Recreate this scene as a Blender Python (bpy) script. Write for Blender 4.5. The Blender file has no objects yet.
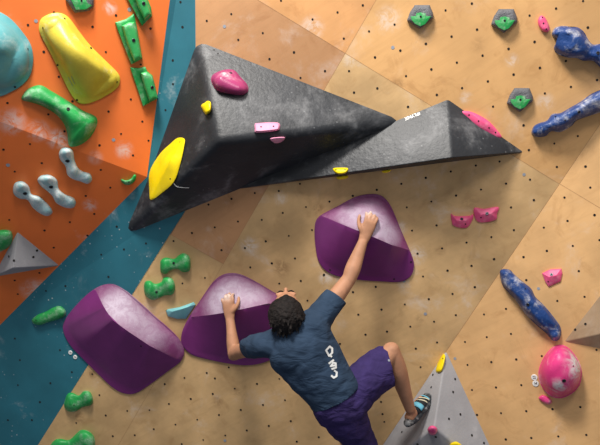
import bpy, bmesh, math, random
from mathutils import Vector, Matrix, noise
from mathutils.bvhtree import BVHTree
random.seed(4)
S = bpy.context.scene
COL = S.collection
F = 650.0                      # focal length in pixels of a 600x445 frame
CAM = Vector((0.0, 0.0, 2.2))
D, KA, KB = 3.9, -0.127, -0.22  # climbing wall: y = D + KA*x + KB*(z-2.2), leaning over

# ------------------------------------------------------------------ measuring
def ray(px, py):
    return Vector(((px - 300) / F, 1.0, (222.5 - py) / F))
def at(px, py, h=0.0):
    d = ray(px, py)
    return CAM + d * ((D - h) / (1 - KA * d.x - KB * d.z))
def atY(px, py, Y):
    return CAM + ray(px, py) * Y
def onplane(px, py, P, n, h=0.0):
    d = ray(px, py)
    return CAM + d * ((P + n * h - CAM).dot(n) / d.dot(n))

SURF = []                      # triangles holds may sit on
def add_surf(a, b, c):
    n = (b - a).cross(c - a).normalized()
    if n.y > 0: n = -n
    SURF.append((a, b, c, n))
def hit(px, py):
    from mathutils.geometry import intersect_ray_tri
    d = ray(px, py); best = None
    for a, b, c, n in SURF:
        p = intersect_ray_tri(a, b, c, d, CAM, True)
        if p is not None and (p - CAM).dot(d) > 0:
            if best is None or p.y < best[0].y: best = (p, n)
    if best is None:
        n = Vector((KA, -1, KB)).normalized()
        best = (at(px, py), n)
    return best

# ------------------------------------------------------------------ materials
def s2l(c):
    return tuple(((x / 255) / 12.92 if x / 255 <= 0.04045 else ((x / 255 + 0.055) / 1.055) ** 2.4) for x in c)
def mat(name, rgb, rough=0.5, var=0.12, vscale=4.0, chalk=0.0, cscale=3.0, cth=0.5, spots=(), speck=0.0,
        bump=0.0, bscale=60.0, grain=None, spec=0.5, chalkcol=(0.80, 0.78, 0.76), stretch=None, coat=0.0, sfl=0.05):
    m = bpy.data.materials.new(name); m.use_nodes = True
    nt = m.node_tree; N = nt.nodes; L = nt.links
    b = N['Principled BSDF']
    b.inputs['Roughness'].default_value = rough
    b.inputs['Specular IOR Level'].default_value = spec
    b.inputs['Coat Weight'].default_value = coat
    b.inputs['Coat Roughness'].default_value = 0.25
    tc = N.new('ShaderNodeTexCoord'); co = tc.outputs['Object']
    c = s2l(rgb)
    def noise_n(scale, detail=3.0, vec=co, rgh=0.55, dist=0.0):
        n = N.new('ShaderNodeTexNoise'); n.inputs['Scale'].default_value = scale
        n.inputs['Detail'].default_value = detail; n.inputs['Roughness'].default_value = rgh
        n.inputs['Distortion'].default_value = dist
        L.new(vec, n.inputs['Vector']); return n.outputs['Fac']
    def ramp(fac, a, b_, lo=0.0, hi=1.0):
        r = N.new('ShaderNodeMapRange'); r.inputs['From Min'].default_value = a; r.inputs['From Max'].default_value = b_
        r.inputs['To Min'].default_value = lo; r.inputs['To Max'].default_value = hi
        r.interpolation_type = 'SMOOTHSTEP'
        L.new(fac, r.inputs['Value']); return r.outputs['Result']
    def math_n(op, a, b_):
        q = N.new('ShaderNodeMath'); q.operation = op; q.use_clamp = True
        for i, v in enumerate((a, b_)):
            if isinstance(v, (int, float)): q.inputs[i].default_value = v
            else: L.new(v, q.inputs[i])
        return q.outputs[0]
    def mix(fac, a, b_):
        q = N.new('ShaderNodeMix'); q.data_type = 'RGBA'
        if isinstance(fac, (int, float)): q.inputs[0].default_value = fac
        else: L.new(fac, q.inputs[0])
        for i, v in ((6, a), (7, b_)):
            if isinstance(v, tuple): q.inputs[i].default_value = (*v[:3], 1)
            else: L.new(v, q.inputs[i])
        return q.outputs[2]
    vec = co
    if stretch:
        mp = N.new('ShaderNodeMapping'); mp.inputs['Scale'].default_value = stretch[0]
        mp.inputs['Rotation'].default_value = stretch[1]
        L.new(co, mp.inputs['Vector']); vec = mp.outputs['Vector']
    f = ramp(noise_n(vscale, 4.0, vec), 0.3, 0.7)
    col = mix(f, tuple(x * (1 - var) for x in c), tuple(min(1, x * (1 + var)) for x in c))
    if grain:
        mp = N.new('ShaderNodeMapping'); mp.inputs['Rotation'].default_value = (0, math.radians(grain), 0)
        mp2 = N.new('ShaderNodeMapping'); mp2.inputs['Scale'].default_value = (2.2, 2.2, 26)
        L.new(co, mp.inputs['Vector']); L.new(mp.outputs['Vector'], mp2.inputs['Vector'])
        g = ramp(noise_n(1.0, 5.0, mp2.outputs['Vector'], 0.6, 0.6), 0.42, 0.75, 0.0, 0.20)
        col = mix(g, col, tuple(x * k for x, k in zip(c, (0.66, 0.60, 0.55))))
        k = ramp(noise_n(6.5, 5.0, mp.outputs['Vector'], 0.65, 1.0), 0.50, 0.74, 0.0, 0.42)
        col = mix(k, col, tuple(x * q for x, q in zip(c, (0.62, 0.52, 0.42))))
    if chalk > 0:
        a = noise_n(cscale, 6.0, co, 0.65, 0.4)
        fa = ramp(a, cth, cth + 0.22, 0.0, chalk)
        fine = ramp(noise_n(cscale * 9, 3.0), 0.3, 0.7, 0.45, 1.0)
        fa = math_n('MULTIPLY', fa, fine)
        col = mix(fa, col, chalkcol)
    for (sx, sy, sz, r, amt, *cc) in spots:
        vd = N.new('ShaderNodeVectorMath'); vd.operation = 'DISTANCE'
        L.new(co, vd.inputs[0]); vd.inputs[1].default_value = (sx, sy, sz)
        fo = ramp(vd.outputs['Value'], r * 0.15, r, amt, 0.0)
        fo = math_n('MULTIPLY', fo, ramp(noise_n(15, 6.0, co, 0.7, 1.4), 0.36, 0.62, sfl, 1.15 if sfl < 0.3 else 1.0))
        col = mix(fo, col, s2l(cc[0]) if cc else chalkcol)
    if speck > 0:
        v = N.new('ShaderNodeTexVoronoi'); v.inputs['Scale'].default_value = 26
        L.new(co, v.inputs['Vector'])
        fs = ramp(v.outputs['Distance'], 0.06, 0.16, speck, 0.0)
        fs = math_n('MULTIPLY', fs, ramp(noise_n(2.6, 3.0), 0.5, 0.62))
        col = mix(fs, col, chalkcol)
    L.new(col, b.inputs['Base Color'])
    if bump > 0:
        bn = N.new('ShaderNodeBump'); bn.inputs['Strength'].default_value = bump; bn.inputs['Distance'].default_value = 0.01
        L.new(noise_n(bscale, 4.0), bn.inputs['Height']); L.new(bn.outputs['Normal'], b.inputs['Normal'])
    return m

M = {}
WG = 31
def wsp(px, py, r, amt, *c):
    p = at(px, py); return (p.x, p.y, p.z, r, amt, *c)
DK = (120, 84, 52)
SP_L = [wsp(300, 58, 0.11, 0.5), wsp(258, 42, 0.07, 0.3), wsp(312, 28, 0.09, 0.4), wsp(318, 68, 0.08, 0.45), wsp(230, 52, 0.08, 0.3)]
SP_T = [wsp(388, 20, 0.10, 0.35), wsp(398, 85, 0.05, 0.5, DK), wsp(466, 98, 0.05, 0.3), wsp(512, 60, 0.05, 0.35), wsp(545, 102, 0.07, 0.3), wsp(478, 45, 0.06, 0.25, DK)]
SP_W = [wsp(250, 246, 0.08, 0.45), wsp(415, 255, 0.09, 0.4), wsp(403, 282, 0.05, 0.4), wsp(281, 268, 0.08, 0.5, DK), wsp(318, 208, 0.05, 0.45, DK), wsp(280, 198, 0.06, 0.35),
        wsp(326, 278, 0.06, 0.5), wsp(400, 228, 0.06, 0.35), wsp(350, 60, 0.06, 0.3), wsp(218, 402, 0.06, 0.4, DK), wsp(236, 392, 0.05, 0.4, DK), wsp(420, 318, 0.04, 0.35, DK), wsp(92, 374, 0.05, 0.5, DK), wsp(80, 418, 0.07, 0.4, DK), wsp(240, 365, 0.07, 0.35, DK), wsp(440, 250, 0.05, 0.3, DK), wsp(470, 200, 0.08, 0.25, DK)]
SP_R = [wsp(568, 282, 0.06, 0.3), wsp(502, 372, 0.07, 0.45, DK), wsp(487, 371, 0.04, 0.45, DK), wsp(590, 388, 0.06, 0.3, DK), wsp(543, 415, 0.035, 0.5), wsp(598, 430, 0.09, 0.3)]
M['wood_top'] = mat('plywood_honey', (214, 166, 110), 0.62, 0.12, 2.4, 0.36, 2.6, 0.55, grain=WG, spec=0.35, spots=SP_T)
M['wood_left'] = mat('plywood_amber', (211, 156, 102), 0.62, 0.13, 2.4, 0.42, 2.3, 0.54, grain=WG, spec=0.35, spots=SP_L)
M['wood_low'] = mat('plywood_tan', (206, 169, 120), 0.66, 0.18, 3.4, 0.42, 3.4, 0.55, grain=WG, spec=0.3, spots=SP_W)
M['wood_brown'] = mat('plywood_brown', (190, 142, 100), 0.66, 0.12, 2.0, 0.40, 2.6, 0.56, grain=WG, spec=0.3)
M['wood_right'] = mat('plywood_light', (218, 172, 118), 0.62, 0.13, 3.0, 0.40, 3.0, 0.56, grain=WG, spec=0.35, spots=SP_R)
M['teal'] = mat('teal_paint', (42, 108, 124), 0.6, 0.14, 2.5, 0.55, 3.4, 0.57, speck=0.55, spec=0.35)
def OSP(px, py, r_, a):
    K = at(147, 177, 0.03); OT = at(184, -110, 0.03); CL = at(-110, 80, 0.72); OB = at(0, 325, 0.0)
    yc = 118 + px * 0.4
    n = (OT - K).cross(CL - K).normalized() if py < yc + 6 else (CL - K).cross(OB - K).normalized()
    p = onplane(px, py, K, n); return (p.x, p.y, p.z, r_, a)
M['orange'] = mat('orange_paint', (238, 120, 54), 0.5, 0.08, 2.2, 0.50, 3.0, 0.56, spec=0.4, spots=[OSP(x, y, r_, a) for x, y, r_, a in ((12, 122, 0.10, 0.5), (38, 131, 0.08, 0.6), (58, 140, 0.08, 0.7), (124, 150, 0.07, 0.5), (90, 205, 0.06, 0.45), (35, 290, 0.12, 0.5), (110, 8, 0.05, 0.5), (95, 158, 0.06, 0.3))])
M['hole'] = mat('hole_dark', (26, 20, 16), 0.9, 0.0)
M['plug'] = mat('grey_plug', (150, 155, 165), 0.6, 0.05)
M['seam'] = mat('seam_dark', (172, 130, 90), 0.9, 0.1)
M['black'] = mat('black_volume_paint', (41, 43, 47), 0.46, 0.25, 3.0, 0.30, 4.0, 0.50, speck=0.25, bump=0.25, bscale=40, spec=0.4, chalkcol=(0.45, 0.45, 0.46))
M['grey'] = mat('grey_volume_paint', (158, 156, 158), 0.65, 0.10, 4.0, 0.35, 4.0, 0.55, spec=0.3, bump=0.15)
M['mat'] = mat('blue_floor_mat', (60, 70, 90), 0.7, 0.1)

# ------------------------------------------------------------------ mesh helpers
def link(name, bm, mats, parent=None, origin=None, smooth=None, recalc=True):
    if recalc: bmesh.ops.recalc_face_normals(bm, faces=bm.faces)
    me = bpy.data.meshes.new(name)
    if origin is not None:
        bmesh.ops.translate(bm, verts=bm.verts, vec=-origin)
    bm.to_mesh(me); bm.free()
    for m in (mats if isinstance(mats, (list, tuple)) else [mats]): me.materials.append(m)
    if smooth is not None:
        for p in me.polygons: p.use_smooth = True
        me.set_sharp_from_angle(angle=math.radians(smooth))
    o = bpy.data.objects.new(name, me); COL.objects.link(o)
    if parent is not None: o.parent = parent
    elif origin is not None: o.location = origin
    return o
def tag(o, label, cat, group=None):
    o['label'] = label; o['category'] = cat
    if group: o['group'] = group
    return o
def spline(pts, n=5, closed=True):
    out = []; m = len(pts)
    rng = range(m) if closed else range(m - 1)
    for i in rng:
        g = lambda k: Vector(pts[k % m] if closed else pts[max(0, min(m - 1, k))])
        p0, p1, p2, p3 = g(i - 1), g(i), g(i + 1), g(i + 2)
        for j in range(n):
            t = j / n
            out.append(0.5 * ((2 * p1) + (p2 - p0) * t + (2 * p0 - 5 * p1 + 4 * p2 - p3) * t * t + (3 * p1 - p0 - 3 * p2 + p3) * t ** 3))
    if not closed: out.append(Vector(pts[-1]))
    return out
def lin(pts, n=4):
    out = []
    for i in range(len(pts)):
        a, b = Vector(pts[i]), Vector(pts[(i + 1) % len(pts)])
        for j in range(n): out.append(a.lerp(b, j / n))
    return out
def disc(bm, P, n, r, lift=0.001, seg=10, mi=0):
    q = n.to_track_quat('Z', 'Y').to_matrix()
    vs = [bm.verts.new(P + n * lift + q @ Vector((r * math.cos(2 * math.pi * k / seg), r * math.sin(2 * math.pi * k / seg), 0))) for k in range(seg)]
    f = bm.faces.new(vs); f.material_index = mi
    if f.normal.dot(n) < 0: f.normal_flip()
    return f
def strip(bm, A, B, n, w, lift=0.0006, mi=0):
    d = (B - A).normalized(); s = d.cross(n).normalized() * (w / 2)
    f = bm.faces.new([bm.verts.new(p + n * lift) for p in (A - s, B - s, B + s, A + s)]); f.material_index = mi
    f.normal_update()
    if f.normal.dot(n) < 0: f.normal_flip()

# relief: a solid hold whose outline and ridge were measured from the photo; sits on plane (P, n)
def relief(name, outline, spine, mat_, P=None, n=None, rim=0.008, flange=0.0, prof='dome', smooth_out=True, rings=8,
           sm=38, parent=None, origin=None, jitter=0.0, jscale=30, base=0.0, split=None, mat2=None, power=2.0):
    cx = sum(p[0] for p in outline) / len(outline); cy = sum(p[1] for p in outline) / len(outline)
    if P is None:
        P, n = hit(*(spine[len(spine) // 2][:2]))
    O = onplane(cx, cy, P, n) if origin is None else origin
    out = spline(outline, 4) if smooth_out else lin(outline, 4)
    sp = spline([Vector(s) for s in spine], 5, closed=False) if len(spine) > 2 and prof == 'dome' else [Vector(s) for s in spine]
    def nearest(p):
        best = None
        if len(sp) == 1: return sp[0]
        for a, b in zip(sp[:-1], sp[1:]):
            ab = (b - a).xy; t = max(0, min(1, (p - a.xy).dot(ab) / max(ab.length_squared, 1e-9)))
            q = a.lerp(b, t); d = (q.xy - p).length
            if best is None or d < best[0]: best = (d, q)
        return best[1]
    bm = bmesh.new(); R = []
    tg = [nearest(p) for p in out]
    # smooth the mapping a little so that the mesh flows
    def ring(t, hfun):
        vs = []
        for p, q in zip(out, tg):
            x = p.x + (q.x - p.x) * t; y = p.y + (q.y - p.y) * t
            h = hfun(q.z)
            w = onplane(x, y, P, n, h)
            if jitter and t > 0:
                k = noise.noise(w * jscale)
                w = w + n * jitter * k
            vs.append(bm.verts.new(w))
        R.append(vs)
    ring(0, lambda z: base - 0.002); ring(0, lambda z: base + rim * 0.75); ring(0.03 if not flange else 0.02, lambda z: base + rim)
    t0 = 0.03
    if flange:
        ring(flange, lambda z: base + rim * 1.05); t0 = flange
    for i in range(1, rings + 1):
        s = i / rings
        if prof == 'dome': f = (1 - (1 - s) ** power) ** (1 / power)
        elif prof == 'ridge': f = s ** 0.85
        elif prof == 'flat': f = min(1, s * 3.0) ** 0.6
        else: f = s
        if prof == 'dome': tt = t0 + (1 - t0) * s ** 1.15
        else: tt = t0 + (1 - t0) * s
        ring(min(tt, 0.999) if prof != 'dome' else tt * 0.93, lambda z: base + rim + (z - rim) * f)
    m_ = len(out)
    for a, b in zip(R[:-1], R[1:]):
        for i in range(m_):
            j = (i + 1) % m_
            f = bm.faces.new((a[i], a[j], b[j], b[i]))
            if split is not None:
                c = out[i].lerp(out[j], 0.5)
                f.material_index = 1 if split(out[i]) and split(out[j]) else 0
    bmesh.ops.remove_doubles(bm, verts=R[-1], dist=0.0004)
    first = set(R[0])
    eb = [e for e in bm.edges if e.is_boundary and not (e.verts[0] in first and e.verts[1] in first)]
    if eb:
        ff = bmesh.ops.holes_fill(bm, edges=eb, sides=0)['faces']
        bmesh.ops.triangulate(bm, faces=ff)
    if prof == 'dome' and smooth_out:
        keep = set(R[0]) | set(R[1]) | set(R[2])
        vv = [v for v in bm.verts if v not in keep]
        for _ in range(3): bmesh.ops.smooth_vert(bm, verts=vv, factor=0.4, use_axis_x=True, use_axis_y=True, use_axis_z=True)
    bm.faces.ensure_lookup_table()
    for f in list(bm.faces):
        if f.calc_area() < 1e-10: pass
    bmesh.ops.dissolve_degenerate(bm, dist=1e-5, edges=bm.edges)
    bmesh.ops.recalc_face_normals(bm, faces=bm.faces)
    # an open base: orient outwards
    tot = sum((f.normal.dot(n) * f.calc_area() for f in bm.faces))
    if tot < 0: bmesh.ops.reverse_faces(bm, faces=bm.faces)
    bvh = BVHTree.FromBMesh(bm)
    mats = [mat_] if mat2 is None else [mat_, mat2]
    o = link(name, bm, mats, parent=parent, origin=O, smooth=sm, recalc=False)
    return o, bvh, O, n
def bhit(bvh, px, py, n):
    p, nn, i, d = bvh.ray_cast(CAM, ray(px, py).normalized())
    if p is None: return None
    if nn.dot(ray(px, py)) > 0: nn = -nn
    return p, nn
M['steel'] = mat('bolt_steel', (70, 72, 78), 0.35, 0.05); M['steel'].node_tree.nodes['Principled BSDF'].inputs['Metallic'].default_value = 0.8
def bolt(bvh, px, py, n, parent, O, r=0.008, name='bolt'):
    h = bhit(bvh, px, py, n)
    if h is None: return
    p, nn = h
    bm = bmesh.new(); q = nn.to_track_quat('Z', 'Y').to_matrix()
    prof = [(r, -0.003), (r, 0.0015), (r * 0.86, 0.0028), (r * 0.55, 0.0028), (r * 0.5, 0.0008)]
    rr = []
    for (a, z) in prof:
        rr.append([bm.verts.new(p + q @ Vector((a * math.cos(k * math.pi / 6), a * math.sin(k * math.pi / 6), z))) for k in range(12)])
    for a, b in zip(rr[:-1], rr[1:]):
        for k in range(12): bm.faces.new((a[k], a[(k + 1) % 12], b[(k + 1) % 12], b[k]))
    f = bm.faces.new(rr[-1])
    for ff in bm.faces: ff.material_index = 0
    f.material_index = 1
    link(name, bm, [M['steel'], M['hole']], parent=parent, origin=O, smooth=40)
def screwholes(bvh, pts, n, parent, O, r=0.006):
    for (x, y) in pts:
        h = bhit(bvh, x, y, n)
        if h is None: continue
        bm = bmesh.new(); disc(bm, h[0], h[1], r, 0.0012, 8)
        link('screw_hole', bm, [M['hole']], parent=parent, origin=O, recalc=False)

# ------------------------------------------------------------------ the walls
def sheet(bm, pts, mi, n=None):
    f = bm.faces.new([bm.verts.new(p) for p in pts]); f.material_index = mi
    f.normal_update()
    if f.normal.y > 0: f.normal_flip()
    for i in range(1, len(pts) - 1): add_surf(pts[0], pts[i], pts[i + 1])
nW = Vector((KA, -1, KB)).normalized()
if nW.y > 0: nW = -nW
xA = lambda y: 376 - 0.579 * y
yB = lambda x: 0.609 * (x - 258)
yC = lambda x: 264 + 0.56 * (x - 224)
xF = lambda y: 600 - 0.677 * (y - 124)
bw = bmesh.new()
panels = [
 ([(194, -110), (xA(-110), -110), (345.2, 53.1), (195, -39)], 1),
 ([(195, -39), (345.2, 53.1), (223.5, 264), (170, 234), (197, 193)], 3),
 ([(170, 234), (223.5, 264), (xA(560), 560), (-35, 560), (38, 445)], 2),
 ([(xA(-110), -110), (xF(-110), -110), (559.5, 184), (345.2, 53.1)], 0),
 ([(345.2, 53.1), (559.5, 184), (xF(560), 560), (xA(560), 560), (223.5, 264)], 2)]
for pts, mi in panels: sheet(bw, [at(*p) for p in pts], mi)
# right facet hinged at the fold line, coming forward to the right
f1, f2 = at(xF(-110), -110), at(xF(560), 560)
P3 = at(700, 445, 0.42)
nR = (f2 - f1).cross(P3 - f1).normalized()
if nR.y > 0: nR = -nR
sheet(bw, [f1, onplane(900, -110, f1, nR), onplane(900, 560, f1, nR), f2], 4)
def seam(bm, p, q, w=0.003, mi=5, n=None, pl=None):
    a, b = at(*p), at(*q)
    strip(bm, a, b, nW, w, 0.0008, mi)
seam(bw, (xA(-110), -110), (xA(560), 560), 0.0014)
seam(bw, (195, -38.4), (559.5, 184), 0.0014)
seam(bw, (170, 234), (223.5, 264), 0.0018)
strip(bw, f1, f2, nW, 0.002, 0.0008, 5)
strip(bw, onplane(560, 184, f1, nR), onplane(640, 232, f1, nR), nR, 0.002, 0.0008, 5)
# teal and orange facets
K = at(147, 177, 0.03); OT = at(184, -110, 0.03); CL = at(-110, 80, 0.72); OB = at(0, 325, 0.0)
nU = (OT - K).cross(CL - K).normalized(); nL = (CL - K).cross(OB - K).normalized()
nU = -nU if nU.y > 0 else nU; nL = -nL if nL.y > 0 else nL
TL = onplane(-110, -110, K, nU)
OBL = onplane(-110, 435, K, nL)
bt = bmesh.new()
TW = [at(194, -110), at(197, 193), at(38, 445), at(-35, 560)]
OE = [OT, K, OB, OBL]
BLc = at(-140, 560)
for tri in ((TW[0], OE[0], OE[1]), (TW[0], OE[1], TW[1]), (TW[1], OE[1], OE[2]), (TW[1], OE[2], TW[2]), (TW[2], OE[2], OE[3]), (TW[2], OE[3], TW[3]), (TW[3], OE[3], BLc)):
    sheet(bt, list(tri), 0)
bo = bmesh.new()
sheet(bo, [OT, K, CL, TL], 0)
sheet(bo, [K, OB, OBL, at(-200, 400, 0.3)] if False else [K, OB, OBL], 0)
sheet(bo, [K, OBL, CL], 0)
WALLS = list(SURF)

wood_dots = """281,0.5 231.3,14 206.8,20.8 312.5,19.3 262.8,33 238.3,39.8 294,52.3 269.5,59 325,71 300.5,77.8 362.8,5.3 337.5,12.3
394.5,24.5 369,31.3 343.8,38.5 425.8,43.8 400.3,50.5 375,57.3 431.3,69.3 406,76 349,71 377.3,88.3 354,92.5 436.8,94.8 408,106.8 445.5,10.3 471.8,3.5
477,29.5 451.5,36.5 529.5,15.5 556,8.5 583,1 534.5,41.8 508.5,48.8 482.5,55.5 456.8,62.5 587.8,27.5 565.8,61 539.8,67.8 513.5,74.5 487.8,81.3
462,88 597,80 570.8,86.8 544.8,93.3 493,106.5 523.5,125.3 577.8,136 554.3,143.5 528.8,150 499.5,161.5 475.8,165.5 450.8,171.5 556.8,166.8 585.5,166.5
530,179.5 506,183.5 481,189.5 456,195.5 590.3,187.5 564.5,197.5 533.8,200 511,207.3 401.3,183.8 425.8,177.8 406.8,207.3 431.3,201.5 412,230.5
436.5,225.3 417.5,253.5 442,248.3 466.5,242.5 491.3,237 513.8,230 543.8,227.5 546.8,250.8 523.5,257 494,259 471.5,265.8 447.5,270.5 423,276.3
404.8,304.3 381.5,309.5 428.8,299 452.5,293.8 474.8,287 526.3,280 387,331.5 410.3,326.5 434,321.5 455.8,315 484,314.3 506,308.8 415.8,348.5 437,342.3
465,341.8 486.8,337 511,333.8 516.3,359.3 578.8,271 557.3,300.8 584.5,296.7 594.5,215 567.5,220.8 599.5,240 572.8,245.8 596.5,349.8 467.5,364.8 491.3,362
541.8,356 472,389.8 496,387.3 521.3,385 477,414.8 501,413 526.3,411 552.5,409 580.3,407 505.8,439.3 531.3,437.8 558.3,436.3 586.3,434.8
300,183.8 278.8,191 254.8,193 231.5,198.8 208.5,204.5 329.5,201.5 306,207 282.8,212.8 261.8,219.8 238,221.5 214.8,227.3 192,233 312,230 288.8,235.8
265.8,241.3 245,248 221.5,250 295,258.3 271.8,263.3 250.3,267.3 323.8,275 300.8,280.8 279.3,283.5 205,277.8 182.5,283.3 376.8,189.8 352.8,195.8
375.8,286.8 307.5,300.5 358.3,314.5 365.5,334.5 340,343.8 353,292 228.8,367.3 346.5,363.5 206.8,372.8 184.5,377.8 164.8,384 215,378.3 234.8,388.5
212.8,393.8 190.8,398.8 169,403.8 149.5,410 105.8,415.3 127.3,410.8 240.8,409.8 219,414.8 197.3,419.5 175.5,424.5 153.8,429 134.8,435 112.8,436
246.8,430.3 225.3,435.3 203.3,439.8 181.8,444 279.3,378.8 257,383.8 285,400 263,404.8 290.8,421 268.8,425.8 318.8,437 296.8,441.5 420.5,367 381,401.8
384.3,421.8 382.5,414 166.8,310.8 173.5,241 99.5,395 76.3,422.8 92.3,374 324,274.5"""
teal_dots = "180.5,2 182.5,27 172.8,60.3 173,84 146,243.3 116.8,226.5 124,249.3 101.3,254.5 108.5,276.8 65.5,286 46,290.8 51.5,309.5 15,338.5 50.5,383 20,360 60,350 72,372 40,402 18,385 165.5,110 8,420 32,420"
orange_dots = """54,12.5 28,25 92.5,26.8 116,15.3 105.8,52 43.8,51.8 58.8,76.8 130.8,99.3 72.5,101.3 7.5,103 150.5,28.5 140.8,64.5 3.5,149.5 30,144 14.8,171.5
41.8,163 48.3,114.3 64.5,131.3 99.5,145.3 108.5,111.5 121,133.8 142.3,121.5 133,155.3 100.8,169.8 85.8,195.8 110.3,187.5 148.5,140.5 9.3,219.8 44.5,230.3
69.8,222 94.3,213.8 87.5,235.5 53.8,247.5 39.5,272.8 14.8,280.3 17.8,294"""
def dots(bm, s, mi, r=0.0068):
    for t in s.split():
        x, y = map(float, t.split(',')); P, n = hit(x, y)
        disc(bm, P, n, r * random.uniform(0.85, 1.08), 0.0016, 10, mi)
dots(bw, wood_dots, 6); dots(bt, teal_dots, 1); dots(bo, orange_dots, 1)
dots(bw, "392.8,47.5 524,174.5 425.3,313.8 538.5,288.5 225,440.5 224.5,26.5 404,281 455,358.5", 7, 0.0095)
dots(bo, "36,21 129.5,9.5 113.5,139.8 8,165", 2, 0.011)
o = link('wall_right', bw, [M['wood_top'], M['wood_left'], M['wood_low'], M['wood_brown'], M['wood_right'], M['seam'], M['hole'], M['plug']], recalc=False); o['kind'] = 'structure'
o = link('wall_middle', bt, [M['teal'], M['hole']], recalc=False); o['kind'] = 'structure'
o = link('wall_left', bo, [M['orange'], M['hole'], M['plug']], recalc=False); o['kind'] = 'structure'
bf = bmesh.new()
bf.faces.new([bf.verts.new(p) for p in ((-4, -2, 0), (4.5, -2, 0), (4.5, 5.5, 0), (-4, 5.5, 0))])
o = link('floor', bf, [M['mat']]); o['kind'] = 'structure'

# ------------------------------------------------------------------ volumes
def volume(name, base, apex, mat_, bev=0.008, base_planes=None, holes=(), lab=None, cat='volume', wallnorm=None, reg=True, hr=0.0075):
    bp = [b if isinstance(b, Vector) else None for b in base]
    pts = []
    for b in base:
        if len(b) == 3: pts.append(at(*b))
        else: pts.append(hit(*b)[0])
    if len(apex) == 3: A = at(*apex) if wallnorm is None else onplane(apex[0], apex[1], wallnorm[0], wallnorm[1], apex[2])
    c = sum(pts, Vector()) / len(pts)
    bm = bmesh.new()
    low = [bm.verts.new(p) for p in pts]; a = bm.verts.new(A); m_ = len(pts)
    for i in range(m_): bm.faces.new((low[i], low[(i + 1) % m_], a))
    bm.faces.new(low)
    bmesh.ops.recalc_face_normals(bm, faces=bm.faces)
    es = [e for e in bm.edges if a in e.verts]
    bmesh.ops.bevel(bm, geom=es, offset=bev, segments=3, profile=0.5, affect='EDGES')
    new = []
    for i in range(m_): new.append((pts[i], pts[(i + 1) % m_], A))
    nn = (pts[1] - pts[0]).cross(pts[2] - pts[0]).normalized()
    bmesh.ops.recalc_face_normals(bm, faces=bm.faces)
    bvh = BVHTree.FromBMesh(bm)
    for (x, y) in holes:
        h = bhit(bvh, x, y, None)
        if h: disc(bm, h[0], h[1], hr, 0.0016, 10, 1)
    o = link(name, bm, [mat_, M['hole']], origin=c, smooth=35, recalc=False)
    for t in new: add_surf(*t)
    tag(o, lab, cat)
    return o, bvh, c
T1, R1, B1 = (197.5, 41, 0.0), (405, 122, 0.0), (123, 236, 0.0)
v1, v1b, v1c = volume('climbing_volume', [T1, R1, B1], (218, 142, 0.42), M['black'], 0.045, lab='huge black three-sided volume, its top corner beside the teal strip', holes=[(214, 50), (218, 53.5)], hr=0.004)
v2, v2b, v2c = volume('climbing_volume', [(448, 99.5, 0.0), (524, 152.5, 0.0), (229, 190, 0.0)], (452, 158, 0.26), M['black'], 0.012, lab='long low black volume tapering away to the right of the huge black one')
v3, v3b, v3c = volume('climbing_volume', [(446, 351), (512, 494), (350, 494)], (434, 427, 0.32), M['grey'], 0.012, lab='light grey pyramid volume under the climber\'s shoe',
    holes=[(433, 374.8), (431.3, 387.3), (455, 379), (453, 392), (460.3, 414.3), (448.8, 418.8), (471.8, 435.3), (483.8, 443), (435.8, 436.8), (417.5, 444), (402, 432)])
pOL = hit(30, 258)
v4, v4b, v4c = volume('climbing_volume', [(17.5, 232), (59, 265.5), (-7, 277)], (13, 268, 0.10), M['grey'], 0.006, wallnorm=pOL, lab='small grey pyramid volume on the dark orange facet at left', holes=[(14, 260.5), (33.3, 257), (37, 250.5), (9, 256.5)])
M['woodvol'] = mat('plywood_volume', (160, 134, 106), 0.7, 0.1, 3.0, 0.15, 3.0, 0.55, grain=WG, spec=0.3)
v5, v5b, v5c = volume('climbing_volume', [(564.5, 341.5), (640, 245), (720, 372)], (655, 322, 0.18), M['woodvol'], 0.006, wallnorm=(f1, nR), lab='bare plywood volume cut by the right edge of the view', holes=[(575.3, 329.7), (585.5, 324)])

# ------------------------------------------------------------------ holds
PUR = (124, 46, 118)
def plas(name, rgb, rough=0.42, chalk=0.25, cth=0.55, spots=(), **k):
    return mat(name, rgb, rough, 0.10, 9.0, chalk, 11.0, cth, spots=spots, bump=k.pop('bump', 0.12), bscale=k.pop('bscale', 120), spec=0.45, **k)
M['green'] = plas('green_resin', (36, 156, 76), 0.45, 0.40, 0.48)
M['green2'] = plas('light_green_resin', (62, 178, 96), 0.45, 0.40, 0.48)
M['yellow'] = plas('yellow_resin', (250, 218, 8), 0.4, 0.06)
M['yellowm'] = plas('yellow_macro_resin', (212, 192, 66), 0.38, 0.45, 0.55)
M['pink'] = plas('pink_resin', (238, 88, 138), 0.45, 0.30, 0.50)
M['hotpink'] = plas('hot_pink_resin', (230, 62, 134), 0.38, 0.6, 0.50, spots=[(0.06, -0.13, 0.06, 0.14, 1.0), (-0.06, -0.14, -0.06, 0.07, 0.8)])
M['palepink'] = plas('pale_pink_resin', (226, 150, 182), 0.45, 0.20, 0.55)
M['magenta'] = plas('magenta_resin', (160, 56, 106), 0.35, 0.35, 0.5, spots=[(-0.01, -0.07, 0.055, 0.055, 0.9)])
M['blue'] = plas('blue_resin', (30, 66, 128), 0.42, 0.8, 0.47, bump=0.5, bscale=45)
M['cyan'] = plas('pale_cyan_resin', (122, 186, 190), 0.4, 0.2, 0.55)
M['tealm'] = plas('teal_macro_resin', (92, 160, 166), 0.38, 0.35, 0.52)
M['fgrey'] = plas('chalky_teal_resin', (150, 196, 200), 0.5, 0.9, 0.38)
M['stone'] = plas('grey_stone_resin', (98, 98, 102), 0.6, 0.25, 0.5, bump=0.6, bscale=160)
M['white'] = mat('white_plastic', (235, 235, 232), 0.4, 0.02)

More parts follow.
